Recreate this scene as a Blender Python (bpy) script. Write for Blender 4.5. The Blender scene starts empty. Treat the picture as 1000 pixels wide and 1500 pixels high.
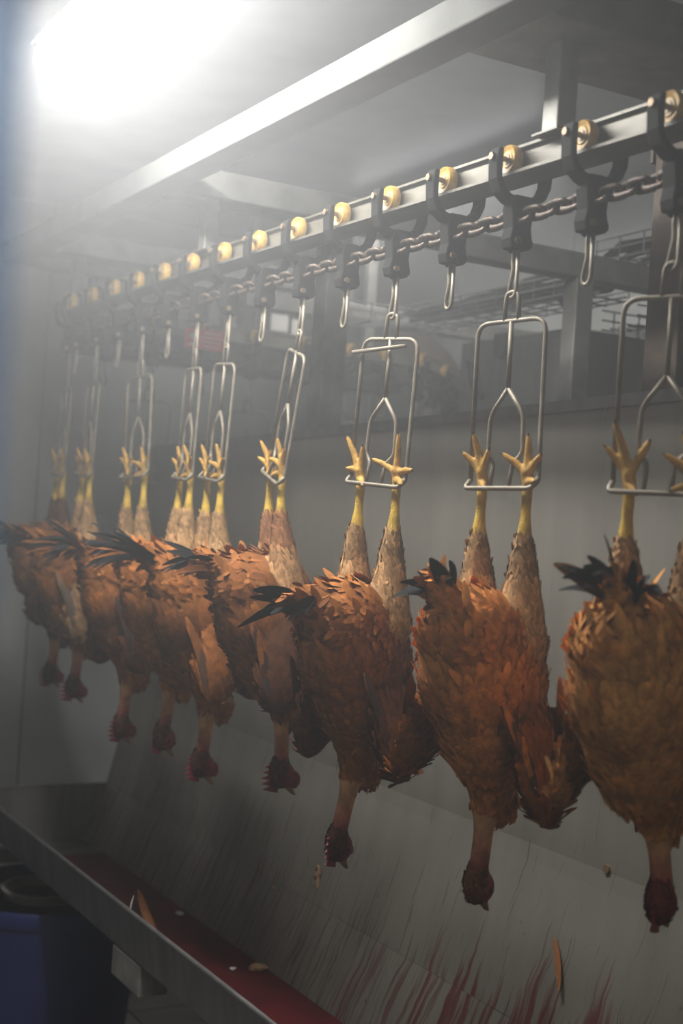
import bpy, math, random
import numpy as np
from mathutils import Matrix, Vector

random.seed(7)
scene = bpy.context.scene
C = scene.collection
H = 1.75            # camera height above the floor; coordinates below marked "rel" are relative to it

# ------------------------------------------------------------------ camera
cam_d = bpy.data.cameras.new('camera')
cam = bpy.data.objects.new('camera', cam_d)
C.objects.link(cam)
_up = Vector((0.065, 1, -0.011)).normalized()
_dir = Vector((-1116, 50, -2000))
_dir = (_dir - _up * _dir.dot(_up)).normalized()
_x = _dir.cross(_up)
cam.matrix_world = Matrix.Translation((0, 0, H)) @ Matrix((_x, _dir, _up)).to_4x4()
cam_d.sensor_fit = 'VERTICAL'
cam_d.sensor_height = 36
cam_d.lens = 48
cam_d.clip_start = 0.05
cam_d.dof.use_dof = True
cam_d.dof.focus_distance = 2.75
cam_d.dof.aperture_fstop = 2.8
scene.camera = cam

# ------------------------------------------------------------------ world (steam haze filling the room) and exposure
world = bpy.data.worlds.new('world')
scene.world = world
world.use_nodes = True
wn = world.node_tree
wn.nodes.clear()
wo = wn.nodes.new('ShaderNodeOutputWorld')
wb = wn.nodes.new('ShaderNodeBackground')
wb.inputs[0].default_value = (0.5, 0.55, 0.6, 1)
wb.inputs[1].default_value = 0.0
wv = wn.nodes.new('ShaderNodeVolumeScatter')
HAZE = 0.135
wv.inputs['Color'].default_value = (0.955, 0.978, 1.0, 1)
wv.inputs['Density'].default_value = HAZE
wv.inputs['Anisotropy'].default_value = 0.45
# warm steam gathers under the ceiling: density falls with height above the floor
wsx = wn.nodes.new('ShaderNodeSeparateXYZ')
wr = wn.nodes.new('ShaderNodeMapRange')
wr.interpolation_type = 'SMOOTHSTEP'
wr.inputs['From Min'].default_value = 1.15
wr.inputs['From Max'].default_value = 2.5
wr.inputs['To Min'].default_value = HAZE * 0.10
wr.inputs['To Max'].default_value = HAZE
wgeo = wn.nodes.new('ShaderNodeNewGeometry')
wn.links.new(wgeo.outputs['Position'], wsx.inputs[0])
wn.links.new(wsx.outputs['Z'], wr.inputs['Value'])
wn.links.new(wr.outputs[0], wv.inputs['Density'])
world.cycles.volume_step_size = 0.4
wn.links.new(wb.outputs[0], wo.inputs['Surface'])
wn.links.new(wv.outputs[0], wo.inputs['Volume'])
scene.view_settings.view_transform = 'Standard'
scene.view_settings.look = 'None'
scene.view_settings.gamma = 1
scene.view_settings.use_curve_mapping = False
scene.view_settings.exposure = 0.0
scene.cycles.max_bounces = 5
scene.cycles.use_light_tree = False
scene.cycles.adaptive_threshold = 0.03
scene.cycles.diffuse_bounces = 3
scene.cycles.glossy_bounces = 3
LAMP_W = 32.0       # ceiling tube lamp
FILL_BACK_W = 8.0      # added fill, no known lamp: brightens back wall and machinery behind the panel
FILL_FRONT_W = 8.0      # added unseen fill behind the camera, brightens the birds and right foreground

# ------------------------------------------------------------------ materials
def mat(name, col, rough=0.5, metal=0.0, col2=None, nscale=8.0, stretch=(1, 1, 1), bump=0.0, bscale=60.0,
        emis=None, estr=0.0, spec=0.5, lo=0.35, hi=0.65):
    m = bpy.data.materials.new(name)
    m.use_nodes = True
    nt = m.node_tree
    b = nt.nodes['Principled BSDF']
    b.inputs['Roughness'].default_value = rough
    b.inputs['Metallic'].default_value = metal
    b.inputs['Specular IOR Level'].default_value = spec
    b.inputs['Base Color'].default_value = (*col, 1)
    tc = nt.nodes.new('ShaderNodeTexCoord')
    mp = nt.nodes.new('ShaderNodeMapping')
    mp.inputs['Scale'].default_value = stretch
    nt.links.new(tc.outputs['Object'], mp.inputs[0])
    if col2 is not None:
        n = nt.nodes.new('ShaderNodeTexNoise')
        n.inputs['Scale'].default_value = nscale
        n.inputs['Detail'].default_value = 6
        nt.links.new(mp.outputs[0], n.inputs['Vector'])
        r = nt.nodes.new('ShaderNodeValToRGB')
        r.color_ramp.elements[0].position = lo
        r.color_ramp.elements[1].position = hi
        r.color_ramp.elements[0].color = (*col, 1)
        r.color_ramp.elements[1].color = (*col2, 1)
        nt.links.new(n.outputs['Fac'], r.inputs[0])
        nt.links.new(r.outputs[0], b.inputs['Base Color'])
    if bump > 0:
        n2 = nt.nodes.new('ShaderNodeTexNoise')
        n2.inputs['Scale'].default_value = bscale
        n2.inputs['Detail'].default_value = 4
        nt.links.new(mp.outputs[0], n2.inputs['Vector'])
        bp = nt.nodes.new('ShaderNodeBump')
        bp.inputs['Strength'].default_value = bump
        bp.inputs['Distance'].default_value = 0.004
        nt.links.new(n2.outputs['Fac'], bp.inputs['Height'])
        nt.links.new(bp.outputs[0], b.inputs['Normal'])
    if emis:
        b.inputs['Emission Color'].default_value = (*emis, 1)
        b.inputs['Emission Strength'].default_value = estr
    return m

def col_mat(name, rough=0.7, bump=0.3, bscale=250.0, uvbarb=False, amt=0.35, nscale=35.0):
    """colour comes from the mesh's own 'Col' attribute, broken up by noise"""
    m = bpy.data.materials.new(name)
    m.use_nodes = True
    nt = m.node_tree
    b = nt.nodes['Principled BSDF']
    b.inputs['Roughness'].default_value = rough
    b.inputs['Specular IOR Level'].default_value = 0.3
    at = nt.nodes.new('ShaderNodeAttribute'); at.attribute_name = 'Col'
    tc = nt.nodes.new('ShaderNodeTexCoord')
    n = nt.nodes.new('ShaderNodeTexNoise'); n.inputs['Scale'].default_value = nscale; n.inputs['Detail'].default_value = 5
    nt.links.new(tc.outputs['Object'], n.inputs['Vector'])
    mr = nt.nodes.new('ShaderNodeMapRange')
    mr.inputs['From Min'].default_value = 0.3; mr.inputs['From Max'].default_value = 0.7
    mr.inputs['To Min'].default_value = 1 - amt; mr.inputs['To Max'].default_value = 1 + amt
    nt.links.new(n.outputs['Fac'], mr.inputs['Value'])
    mx = nt.nodes.new('ShaderNodeVectorMath'); mx.operation = 'SCALE'
    nt.links.new(at.outputs['Color'], mx.inputs[0]); nt.links.new(mr.outputs[0], mx.inputs['Scale'])
    nt.links.new(mx.outputs[0], b.inputs['Base Color'])
    n2 = nt.nodes.new('ShaderNodeTexNoise'); n2.inputs['Detail'].default_value = 3
    if uvbarb:
        mp = nt.nodes.new('ShaderNodeMapping'); mp.inputs['Scale'].default_value = (3.0, 30.0, 1)
        mp.inputs['Rotation'].default_value = (0, 0, 0.5)
        nt.links.new(tc.outputs['UV'], mp.inputs[0]); nt.links.new(mp.outputs[0], n2.inputs['Vector'])
        n2.inputs['Scale'].default_value = 1.5
    else:
        nt.links.new(tc.outputs['Object'], n2.inputs['Vector']); n2.inputs['Scale'].default_value = bscale
    bp = nt.nodes.new('ShaderNodeBump'); bp.inputs['Strength'].default_value = bump; bp.inputs['Distance'].default_value = 0.003
    nt.links.new(n2.outputs['Fac'], bp.inputs['Height']); nt.links.new(bp.outputs[0], b.inputs['Normal'])
    return m

M = {}
M['wall'] = mat('wall_panel', (0.50, 0.51, 0.50), 0.45, 0, (0.40, 0.41, 0.39), 2.5, bump=0.05)
M['ceiling'] = mat('ceiling_panel', (0.42, 0.43, 0.42), 0.4, 0, (0.30, 0.31, 0.31), 3.5, bump=0.25, bscale=14)
M['floor'] = mat('floor_tile', (0.30, 0.28, 0.25), 0.4, 0, (0.2, 0.19, 0.17), 5)
M['grout'] = mat('grout', (0.06, 0.055, 0.05), 0.9)
M['steel'] = mat('stainless_steel', (0.24, 0.235, 0.23), 0.42, 0.6, (0.17, 0.167, 0.162), 3.0, (6, 6, 1.0), bump=0.06, bscale=90)
M['galv'] = mat('galvanised_steel', (0.30, 0.29, 0.26), 0.55, 0.4, (0.19, 0.185, 0.165), 14, bump=0.15, bscale=40)
M['dull_beam'] = mat('dull_painted_beam', (0.15, 0.15, 0.14), 0.8, 0, (0.11, 0.11, 0.10), 9, bump=0.1, spec=0.2)
M['rusty'] = mat('rusty_steel', (0.17, 0.13, 0.10), 0.7, 0.1, (0.07, 0.045, 0.03), 7, bump=0.4, bscale=30)
M['rail'] = mat('rail_steel', (0.17, 0.158, 0.127), 0.5, 0.35, (0.10, 0.088, 0.068), 18, (1, 0.35, 1), bump=0.1)
M['black'] = mat('black_plastic', (0.008, 0.008, 0.009), 0.75, 0, (0.018, 0.016, 0.014), 30, bump=0.2, spec=0.12)
M['chain'] = mat('greasy_chain', (0.12, 0.085, 0.06), 0.5, 0.5, (0.05, 0.038, 0.03), 60, bump=0.3, bscale=200)
M['rod'] = mat('shackle_rod', (0.30, 0.26, 0.20), 0.55, 0.35, (0.19, 0.155, 0.11), 25, bump=0.05)
M['wheel'] = mat('nylon_wheel', (0.66, 0.42, 0.10), 0.45, 0, (0.46, 0.26, 0.06), 60)
M['hub'] = mat('wheel_hub', (0.50, 0.38, 0.2), 0.5, 0.2, (0.2, 0.13, 0.08), 120)
M['bolt'] = mat('bolt', (0.30, 0.21, 0.13), 0.5, 0.6)
M['lamp_tube'] = mat('lamp_tube', (1, 1, 1), 0.4, emis=(0.98, 0.99, 1.0), estr=64.0)
M['fill_tube'] = mat('fill_tube', (1, 1, 1), 0.4, emis=(0.98, 0.99, 1.0), estr=5.0)  # weaker glow for the tubes of the two added fill lamps
M['lamp_body'] = mat('lamp_body', (0.75, 0.76, 0.76), 0.4)
M['blue'] = mat('blue_plastic', (0.006, 0.013, 0.080), 0.5, 0, (0.008, 0.018, 0.10), 6, bump=0.05)
M['grey_plastic'] = mat('grey_plastic', (0.34, 0.33, 0.30), 0.5, 0, (0.25, 0.24, 0.22), 9)
M['blood'] = mat('blood', (0.11, 0.007, 0.010), 0.4, 0, (0.05, 0.004, 0.006), 6, bump=0.15, bscale=25)
M['red_sign'] = mat('red_sign', (0.70, 0.05, 0.06), 0.5)
M['white_paint'] = mat('white_paint', (0.72, 0.70, 0.66), 0.5)
M['motor'] = mat('motor_paint', (0.10, 0.105, 0.11), 0.5, 0.2, (0.06, 0.06, 0.065), 20)
M['dark_cover'] = mat('dark_cover', (0.03, 0.032, 0.034), 0.5, 0.1, (0.05, 0.05, 0.05), 12)
M['cable'] = mat('cable', (0.010, 0.010, 0.012), 0.95, spec=0.03)
M['wire'] = mat('tray_wire', (0.16, 0.157, 0.15), 0.6, 0.3)
M['body'] = col_mat('bird_skin', 0.6, 0.5, 260)
M['plume'] = col_mat('feather', 0.85, 0.3, uvbarb=True, amt=0.3, nscale=45)
M['comb'] = mat('comb', (0.26, 0.02, 0.025), 0.5, 0, (0.14, 0.012, 0.015), 60, bump=0.4, bscale=200)
M['eye'] = mat('eye', (0.02, 0.012, 0.008), 0.15)
M['feather_orange'] = mat('loose_feather', (0.34, 0.14, 0.045), 0.7, 0, (0.24, 0.09, 0.03), 60)
M['scrap'] = mat('scrap', (0.50, 0.36, 0.2), 0.7, 0, (0.4, 0.2, 0.1), 60)
M['strip'] = None

def strip_mat():
    m = bpy.data.materials.new('blue_curtain_plastic')
    m.use_nodes = True
    nt = m.node_tree
    nt.nodes.clear()
    o = nt.nodes.new('ShaderNodeOutputMaterial')
    d = nt.nodes.new('ShaderNodeBsdfDiffuse'); d.inputs[0].default_value = (0.42, 0.58, 0.85, 1)
    t = nt.nodes.new('ShaderNodeBsdfTranslucent'); t.inputs[0].default_value = (0.45, 0.62, 0.92, 1)
    p = nt.nodes.new('ShaderNodeBsdfTransparent'); p.inputs[0].default_value = (0.86, 0.92, 1.0, 1)
    a = nt.nodes.new('ShaderNodeMixShader'); a.inputs[0].default_value = 0.6
    b = nt.nodes.new('ShaderNodeMixShader'); b.inputs[0].default_value = 0.66
    nt.links.new(d.outputs[0], a.inputs[1]); nt.links.new(t.outputs[0], a.inputs[2])
    nt.links.new(a.outputs[0], b.inputs[1]); nt.links.new(p.outputs[0], b.inputs[2])
    nt.links.new(b.outputs[0], o.inputs[0])
    return m
M['strip'] = strip_mat()

def splash_mat():
    """brushed stainless sheet with dried drips and, low down towards the killing end, broad red runs"""
    m = mat('splashed_steel', (0.25, 0.235, 0.20), 0.5, 0.3, (0.21, 0.198, 0.168), 2.0, (6, 6, 0.5), bump=0.05, bscale=70)
    nt = m.node_tree
    b = nt.nodes['Principled BSDF']
    src = b.inputs['Base Color'].links[0].from_socket
    tc = nt.nodes.new('ShaderNodeTexCoord')
    sep = nt.nodes.new('ShaderNodeSeparateXYZ'); nt.links.new(tc.outputs['Object'], sep.inputs[0])
    wob = nt.nodes.new('ShaderNodeTexNoise'); wob.inputs['Scale'].default_value = 11
    nt.links.new(tc.outputs['Object'], wob.inputs['Vector'])
    def math_(op, a, bb):
        n = nt.nodes.new('ShaderNodeMath'); n.operation = op
        for i, v in enumerate((a, bb)):
            if isinstance(v, (int, float)): n.inputs[i].default_value = v
            else: nt.links.new(v, n.inputs[i])
        return n.outputs[0]
    def maprange(v, a, bb, c=0.0, d=1.0):
        n = nt.nodes.new('ShaderNodeMapRange')
        n.inputs['From Min'].default_value = a; n.inputs['From Max'].default_value = bb
        n.inputs['To Min'].default_value = c; n.inputs['To Max'].default_value = d
        nt.links.new(v, n.inputs['Value'])
        return n.outputs[0]
    yy = math_('ADD', math_('ADD', sep.outputs['Y'], math_('MULTIPLY', wob.outputs['Fac'], 0.03)), math_('MULTIPLY', sep.outputs['Z'], 0.12))
    def streak(ys, zs, seed):
        cb = nt.nodes.new('ShaderNodeCombineXYZ')
        nt.links.new(math_('MULTIPLY', yy, ys), cb.inputs[0])
        nt.links.new(math_('MULTIPLY', sep.outputs['Z'], zs), cb.inputs[1])
        cb.inputs[2].default_value = seed
        n = nt.nodes.new('ShaderNodeTexNoise'); n.inputs['Scale'].default_value = 1; n.inputs['Detail'].default_value = 3
        nt.links.new(cb.outputs[0], n.inputs['Vector'])
        return n.outputs['Fac']
    # object origin: y = 0 at world 0, z = 0 at floor
    low = maprange(sep.outputs['Z'], 1.15, 0.70)          # 0 high .. 1 at the foot of the sheet
    near = maprange(sep.outputs['Y'], 3.5, 2.2)
    s1 = streak(150, 5.0, 1.3)
    thr1 = math_('SUBTRACT', 0.70, math_('MULTIPLY', low, 0.15))
    thin = maprange(math_('SUBTRACT', s1, thr1), 0.0, 0.04)
    s2 = streak(58, 2.2, 7.7)
    lo2 = math_('MULTIPLY', maprange(sep.outputs['Z'], 1.02, 0.72), near)
    broad = maprange(math_('SUBTRACT', s2, math_('SUBTRACT', 0.74, math_('MULTIPLY', lo2, 0.36))), 0.0, 0.12)
    sp = nt.nodes.new('ShaderNodeTexVoronoi'); sp.inputs['Scale'].default_value = 28
    nt.links.new(tc.outputs['Object'], sp.inputs['Vector'])
    spots = math_('MULTIPLY', maprange(sp.outputs['Distance'], 0.16, 0.10), maprange(wob.outputs['Fac'], 0.5, 0.62))
    spots = math_('MULTIPLY', spots, low)
    def mixc(fac, a, col):
        n = nt.nodes.new('ShaderNodeMix'); n.data_type = 'RGBA'
        nt.links.new(fac, n.inputs['Factor']); nt.links.new(a, n.inputs['A']); n.inputs['B'].default_value = (*col, 1)
        return n.outputs['Result']
    c1 = mixc(math_('MULTIPLY', thin, 0.6), src, (0.085, 0.035, 0.03))
    c2 = mixc(math_('MULTIPLY', spots, 0.7), c1, (0.05, 0.02, 0.018))
    c3 = mixc(math_('MULTIPLY', broad, 0.8), c2, (0.13, 0.012, 0.013))
    nt.links.new(c3, b.inputs['Base Color'])
    return m
M['splash'] = splash_mat()

# ------------------------------------------------------------------ geometry helpers
def V(*a): return np.array(a, float)

class MB:
    def __init__(s): s.v = []; s.f = []
    def box(s, x0, x1, y0, y1, z0, z1):
        b = len(s.v)
        s.v += [(x, y, z) for z in (z0, z1) for y in (y0, y1) for x in (x0, x1)]
        s.f += [tuple(b + i for i in q) for q in ((0, 2, 3, 1), (4, 5, 7, 6), (0, 1, 5, 4), (2, 6, 7, 3), (0, 4, 6, 2), (1, 3, 7, 5))]
        return s
    def prism(s, poly, axis, a0, a1):
        """poly: 2D points; axis 'x','y','z' is the extrusion direction"""
        b = len(s.v); n = len(poly)
        for a in (a0, a1):
            for (u, w) in poly:
                s.v.append({'x': (a, u, w), 'y': (u, a, w), 'z': (u, w, a)}[axis])
        s.f.append(tuple(b + i for i in range(n))); s.f.append(tuple(b + n + i for i in reversed(range(n))))
        for i in range(n):
            j = (i + 1) % n
            s.f.append((b + i, b + n + i, b + n + j, b + j))
        return s
    def tube(s, pts, r, n=8, closed=False, r1=None):
        P = [V(*p) for p in pts]; m = len(P); b = len(s.v)
        T = []
        for i in range(m):
            if closed: t = P[(i + 1) % m] - P[i - 1]
            else: t = P[min(i + 1, m - 1)] - P[max(i - 1, 0)]
            T.append(t / (np.linalg.norm(t) + 1e-12))
        ref = V(0, 0, 1) if abs(T[0][2]) < 0.9 else V(1, 0, 0)
        u = np.cross(T[0], ref); u /= np.linalg.norm(u)
        for i in range(m):
            u = u - T[i] * np.dot(u, T[i]); u /= np.linalg.norm(u)
            w = np.cross(T[i], u)
            rr = r if r1 is None else r + (r1 - r) * i / (m - 1)
            for k in range(n):
                a = 2 * math.pi * k / n
                s.v.append(tuple(P[i] + rr * (math.cos(a) * u + math.sin(a) * w)))
        for i in range(m if closed else m - 1):
            j = (i + 1) % m
            for k in range(n):
                l = (k + 1) % n
                s.f.append((b + i * n + k, b + i * n + l, b + j * n + l, b + j * n + k))
        if not closed:
            s.f.append(tuple(b + k for k in reversed(range(n)))); s.f.append(tuple(b + (m - 1) * n + k for k in range(n)))
        return s
    def lathe(s, prof, c, axis='z', n=24):
        """prof: (radius, height) list, closed at both ends"""
        b = len(s.v); m = len(prof)
        for (r, h) in prof:
            for k in range(n):
                a = 2 * math.pi * k / n; p, q = r * math.cos(a), r * math.sin(a)
                d = {'z': (p, q, h), 'x': (h, p, q), 'y': (q, h, p)}[axis]
                s.v.append((c[0] + d[0], c[1] + d[1], c[2] + d[2]))
        for i in range(m - 1):
            for k in range(n):
                l = (k + 1) % n
                s.f.append((b + i * n + k, b + i * n + l, b + (i + 1) * n + l, b + (i + 1) * n + k))
        s.f.append(tuple(b + k for k in reversed(range(n)))); s.f.append(tuple(b + (m - 1) * n + k for k in range(n)))
        return s

def fillet(pts, r, n=5):
    P = [V(*p) for p in pts]; out = [tuple(P[0])]
    for i in range(1, len(P) - 1):
        a, b, c = P[i - 1], P[i], P[i + 1]
        da = (a - b) / np.linalg.norm(a - b); dc = (c - b) / np.linalg.norm(c - b)
        d = min(r, 0.45 * np.linalg.norm(a - b), 0.45 * np.linalg.norm(c - b))
        p0, p1 = b + da * d, b + dc * d
        for k in range(n + 1):
            t = k / n
            out.append(tuple((1 - t) ** 2 * p0 + 2 * t * (1 - t) * b + t * t * p1))
    out.append(tuple(P[-1]))
    return out

def mesh_obj(name, me, parent=None):
    o = bpy.data.objects.new(name, me)
    C.objects.link(o)
    if parent: o.parent = parent
    return o

def base_of(o):
    v = Vector((0, 0, 0))
    while o: v += o.location; o = o.parent
    return v

def build(name, mb, material, parent=None, local=False, smooth=False, rel=True, bevel=0.0):
    """local: vertices are already in the parent's frame; otherwise they are room coordinates (rel: z counted from camera height)"""
    vs = np.array(mb.v, float)
    loc = Vector((0, 0, 0))
    if not local:
        if rel: vs[:, 2] += H
        if parent:
            vs -= np.array(base_of(parent))
        else:
            lo, hi = vs.min(0), vs.max(0)
            loc = Vector(((lo[0] + hi[0]) / 2, (lo[1] + hi[1]) / 2, lo[2])); vs -= np.array(loc)
    me = bpy.data.meshes.new(name)
    me.from_pydata(vs.tolist(), [], mb.f); me.update()
    me.materials.append(M[material] if isinstance(material, str) else material)
    if smooth: me.polygons.foreach_set('use_smooth', [True] * len(me.polygons))
    o = mesh_obj(name, me, parent)
    o.location = loc
    if bevel > 0:
        bv = o.modifiers.new('bevel', 'BEVEL'); bv.width = bevel; bv.segments = 2; bv.limit_method = 'ANGLE'
    return o

def tag(o, label=None, cat=None, group=None, kind=None):
    if label: o['label'] = label
    if cat: o['category'] = cat
    if group: o['group'] = group
    if kind: o['kind'] = kind
    return o

def thing(name, x, y, z, label, cat, group=None, rz=0.0, rel=True):
    o = bpy.data.objects.new(name, None)
    C.objects.link(o)
    o.location = (x, y, z + (H if rel else 0)); o.rotation_euler = (0, 0, rz)
    o.empty_display_size = 0.05
    return tag(o, label, cat, group)

def copy_tree(o, parent=None):
    c = o.copy(); C.objects.link(c)
    if parent: c.parent = parent
    for ch in list(o.children): copy_tree(ch, c)
    return c

def smooth_auto(o, ang=40):
    me = o.data
    me.polygons.foreach_set('use_smooth', [True] * len(me.polygons))
    try: me.set_sharp_from_angle(angle=math.radians(ang))
    except Exception: pass
    return o

ORD = ['first', 'second', 'third', 'fourth', 'fifth', 'sixth', 'seventh', 'eighth', 'ninth', 'tenth', 'eleventh', 'twelfth',
       'thirteenth', 'fourteenth', 'fifteenth', 'sixteenth', 'seventeenth', 'eighteenth']

# ------------------------------------------------------------------ room shell
X0, X1, Y0, Y1, ZC = -1.5, 3.3, -1.6, 5.7, 1.29
fl = build('floor', MB().box(X0, X1, Y0, Y1, -1.80, -1.756), 'grout'); tag(fl, kind='structure')
ce = build('ceiling', MB().box(X0, X1, Y0, Y1, ZC, ZC + 0.06), 'ceiling'); tag(ce, kind='structure')
tile_me = None
TS = 0.30
nx, ny = int((X1 - X0) / TS), int((Y1 - Y0) / TS)
for i in range(nx):
    for j in range(ny):
        x, y = X0 + i * TS, Y0 + j * TS + 0.11
        if x < 0.6 or y < 2.4 or y + TS > Y1: continue
        if tile_me is None:
            t = build('tile', MB().box(0.003, TS - 0.003, 0.003, TS - 0.003, 0, 0.0085), 'floor', fl, local=True); tile_me = t.data
        else:
            t = mesh_obj('tile', tile_me, fl)
        t.location = (x - fl.location.x, y - fl.location.y, 0.044 )

def panel_wall(name, axis, at, a0, a1, seams, thick=0.05):
    """sandwich-panel wall: a dark core with separate panels, gaps of 6 mm at the seams"""
    mb = MB()
    if axis == 'y': mb.box(a0, a1, at + 0.012, at + thick, -1.75, ZC)
    else: mb.box(at + 0.012, at + thick, a0, a1, -1.75, ZC)
    w = build(name, mb, 'grout'); tag(w, kind='structure')
    e = [a0] + seams + [a1]
    for p, q in zip(e[:-1], e[1:]):
        m2 = MB()
        if axis == 'y': m2.box(p + 0.003, q - 0.003, at, at + 0.012, -1.75, ZC)
        else: m2.box(at, at + 0.012, p + 0.003, q - 0.003, -1.75, ZC)
        build('panel', m2, 'wall', w)
    return w
panel_wall('wall_end', 'y', Y1, X0, X1, [-0.6, 0.55, 1.697, 2.85])
panel_wall('wall_back', 'x', X1, Y0, Y1, [-0.4, 0.75, 1.9, 3.05, 4.2])
w = build('wall_left', MB().box(X0 - 0.05, X0, Y0, Y1, -1.75, ZC), 'wall'); tag(w, kind='structure')
w = build('wall_front', MB().box(X0, X1, Y0 - 0.05, Y0, -1.75, ZC), 'wall'); tag(w, kind='structure')

# ------------------------------------------------------------------ ceiling tube lamp, and two added fill lamps of the same build
def tube_lamp(x, y0, y1, z, label, watt, tube='fill_tube'):
    t = thing('tube_lamp', x, (y0 + y1) / 2, z, label, 'lamp')
    build('housing', MB().prism([(x - 0.06, z + 0.022), (x + 0.06, z + 0.022), (x + 0.04, z + 0.06), (x - 0.04, z + 0.06)], 'y', y0, y1), 'lamp_body', t)
    for ye in (y0 + 0.2, y1 - 0.2):
        build('suspension_rod', MB().tube([(x, ye, z + 0.06), (x, ye, ZC)], 0.004, 6), 'wire', t)
    for s in (-1, 1):
        build('tube', MB().tube([(x + s * 0.032, y0 + 0.03, z), (x + s * 0.032, y1 - 0.03, z)], 0.016, 12), tube, t, smooth=True)
        for ye in (y0, y1 - 0.035):
            build('socket', MB().box(x + s * 0.032 - 0.018, x + s * 0.032 + 0.018, ye, ye + 0.035, z - 0.018, z + 0.035), 'lamp_body', t)
    ld = bpy.data.lights.new('tube_light', 'AREA'); ld.shape = 'RECTANGLE'; ld.size = 0.09; ld.size_y = (y1 - y0) * 0.95
    ld.energy = watt; ld.color = (1.0, 0.985, 0.94)
    lo = bpy.data.objects.new('tube_light', ld); C.objects.link(lo); lo.parent = t
    lo.location = (0, 0, -0.022)
    return t
tube_lamp(0.944, 2.03, 3.28, 1.095, 'glowing fluorescent tube lamp on the ceiling at the upper left', LAMP_W, 'lamp_tube')
tube_lamp(0.3, -1.2, 0.3, 1.12, 'added unseen fill lamp shaped as a fluorescent tube behind the viewer', FILL_FRONT_W)

tube_lamp(2.62, 3.45, 4.70, 1.205, 'added fill lamp shaped as a fluorescent tube, hidden above the machinery behind the splash panel', FILL_BACK_W)

# ------------------------------------------------------------------ overhead steel frame
fr = thing('support_frame', 1.9, 3.2, -1.75, 'grey steel frame of beams and pillars holding up the conveyor rail', 'frame')
def fbox(name, x0, x1, y0, y1, z0, z1, m='galv', p=fr, bev=0.004):
    return build(name, MB().box(x0, x1, y0, y1, z0, z1), m, p, bevel=bev)
fbox('long_beam', 1.25, 1.33, 0.6, 4.88, 0.856, 0.92, 'dull_beam')
fbox('cross_beam', 1.33, 2.25, 1.79, 2.03, 0.856, 0.94)
fbox('cross_beam', 1.33, 2.25, 3.36, 3.50, 0.856, 0.93)
fbox('cross_beam', 1.33, 2.25, 4.45, 4.58, 0.856, 0.93)
fbox('cross_beam', 1.20, 2.25, 4.80, 4.88, 0.856, 0.93)
fbox('pillar', 1.905, 1.985, 3.59, 3.67, -1.75, 0.94)
fbox('pillar', 1.905, 2.00, 2.075, 2.175, -1.75, 0.94, 'rusty')
fbox('cross_beam', 1.985, X1 - 0.01, 3.0, 3.07, 0.735, 0.805)
fbox('pillar', 2.375, 2.435, 3.0, 3.06, -1.75, 0.735)
fbox('cross_beam', 1.985, X1 - 0.01, 4.33, 4.39, 0.75, 0.815)
for (x, y) in ((1.92, 2.19), (1.92, 2.06)):
    build('weld_plate', MB().box(x - 0.012, x + 0.08, y - 0.004, y + 0.004, 0.80, 0.856), 'rusty', fr)

# ------------------------------------------------------------------ conveyor rail
def zr(y): return 0.668 + 0.0105 * (y - 1.78)
XR = 1.43
cr = thing('conveyor_rail', XR, 3.0, 0.6, 'steel monorail carrying the row of yellow-wheeled trolleys', 'rail')
# plan path of the rail: straight run, corner, cross run, corner that dives down towards the right
path = []
for k in range(40): path.append((XR, 0.7 + k * (4.50 - 0.7) / 39))
for k in range(1, 9):
    a = math.pi / 2 * k / 8
    path.append((XR + 0.22 * (1 - math.cos(a)), 4.50 + 0.22 * math.sin(a)))
YC = 4.72
for k in range(1, 16): path.append((XR + 0.22 + k * (2.93 - XR - 0.22) / 15, YC))
pz = [zr(min(p[1], 4.7)) for p in path]
for k in range(1, 9):       # dive
    a = k / 8
    path.append((2.93 + 0.30 * a, YC)); pz.append(0.698 - 0.17 * a * a)
def sweep(prof, pts, zs):
    """profile (lateral offset, dz) swept along a plan path; lateral is to the right of travel"""
    mb = MB(); n = len(prof)
    for i, (x, y) in enumerate(pts):
        a = pts[max(i - 1, 0)]; b = pts[min(i + 1, len(pts) - 1)]
        t = V(b[0] - a[0], b[1] - a[1]); t /= np.linalg.norm(t)
        r = V(t[1], -t[0])
        for (u, dz) in prof: mb.v.append((x + r[0] * u, y + r[1] * u, zs[i] + dz))
    for i in range(len(pts) - 1):
        for k in range(n):
            l = (k + 1) % n
            mb.f.append((i * n + k, i * n + l, (i + 1) * n + l, (i + 1) * n + k))
    mb.f.append(tuple(reversed(range(n)))); mb.f.append(tuple((len(pts) - 1) * n + k for k in range(n)))
    return mb
build('web', sweep([(-0.005, -0.022), (0.005, -0.022), (0.005, 0.022), (-0.005, 0.022)], path, pz), 'rail', cr)
build('bottom_flange', sweep([(-0.036, -0.031), (0.036, -0.031), (0.036, -0.0255), (0.005, -0.022), (-0.005, -0.022), (-0.036, -0.0255)], path, pz), 'rail', cr)
build('top_flange', sweep([(-0.013, 0.022), (0.013, 0.022), (0.013, 0.027), (-0.013, 0.027)], path, pz), 'rail', cr)
for y, m in ((1.885, 'galv'), (3.27 + 0.12, 'galv'), (4.50, 'galv')):
    build('hanger', MB().box(XR - 0.02, XR + 0.02, y - 0.022, y + 0.022, zr(y) + 0.027, 0.856), m, cr, bevel=0.003)
for x in (2.1, 2.7):
    build('hanger', MB().box(x - 0.02, x + 0.02, YC - 0.02, YC + 0.02, 0.72, 0.856 if x < 2.3 else ZC), 'galv', cr, bevel=0.003)
for y in (0.95, 1.885, 3.39, 4.50):
    build('weld_foot', MB().box(XR - 0.03, XR + 0.03, y - 0.035, y + 0.035, zr(y) + 0.027, zr(y) + 0.031), 'rail', cr)

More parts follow.
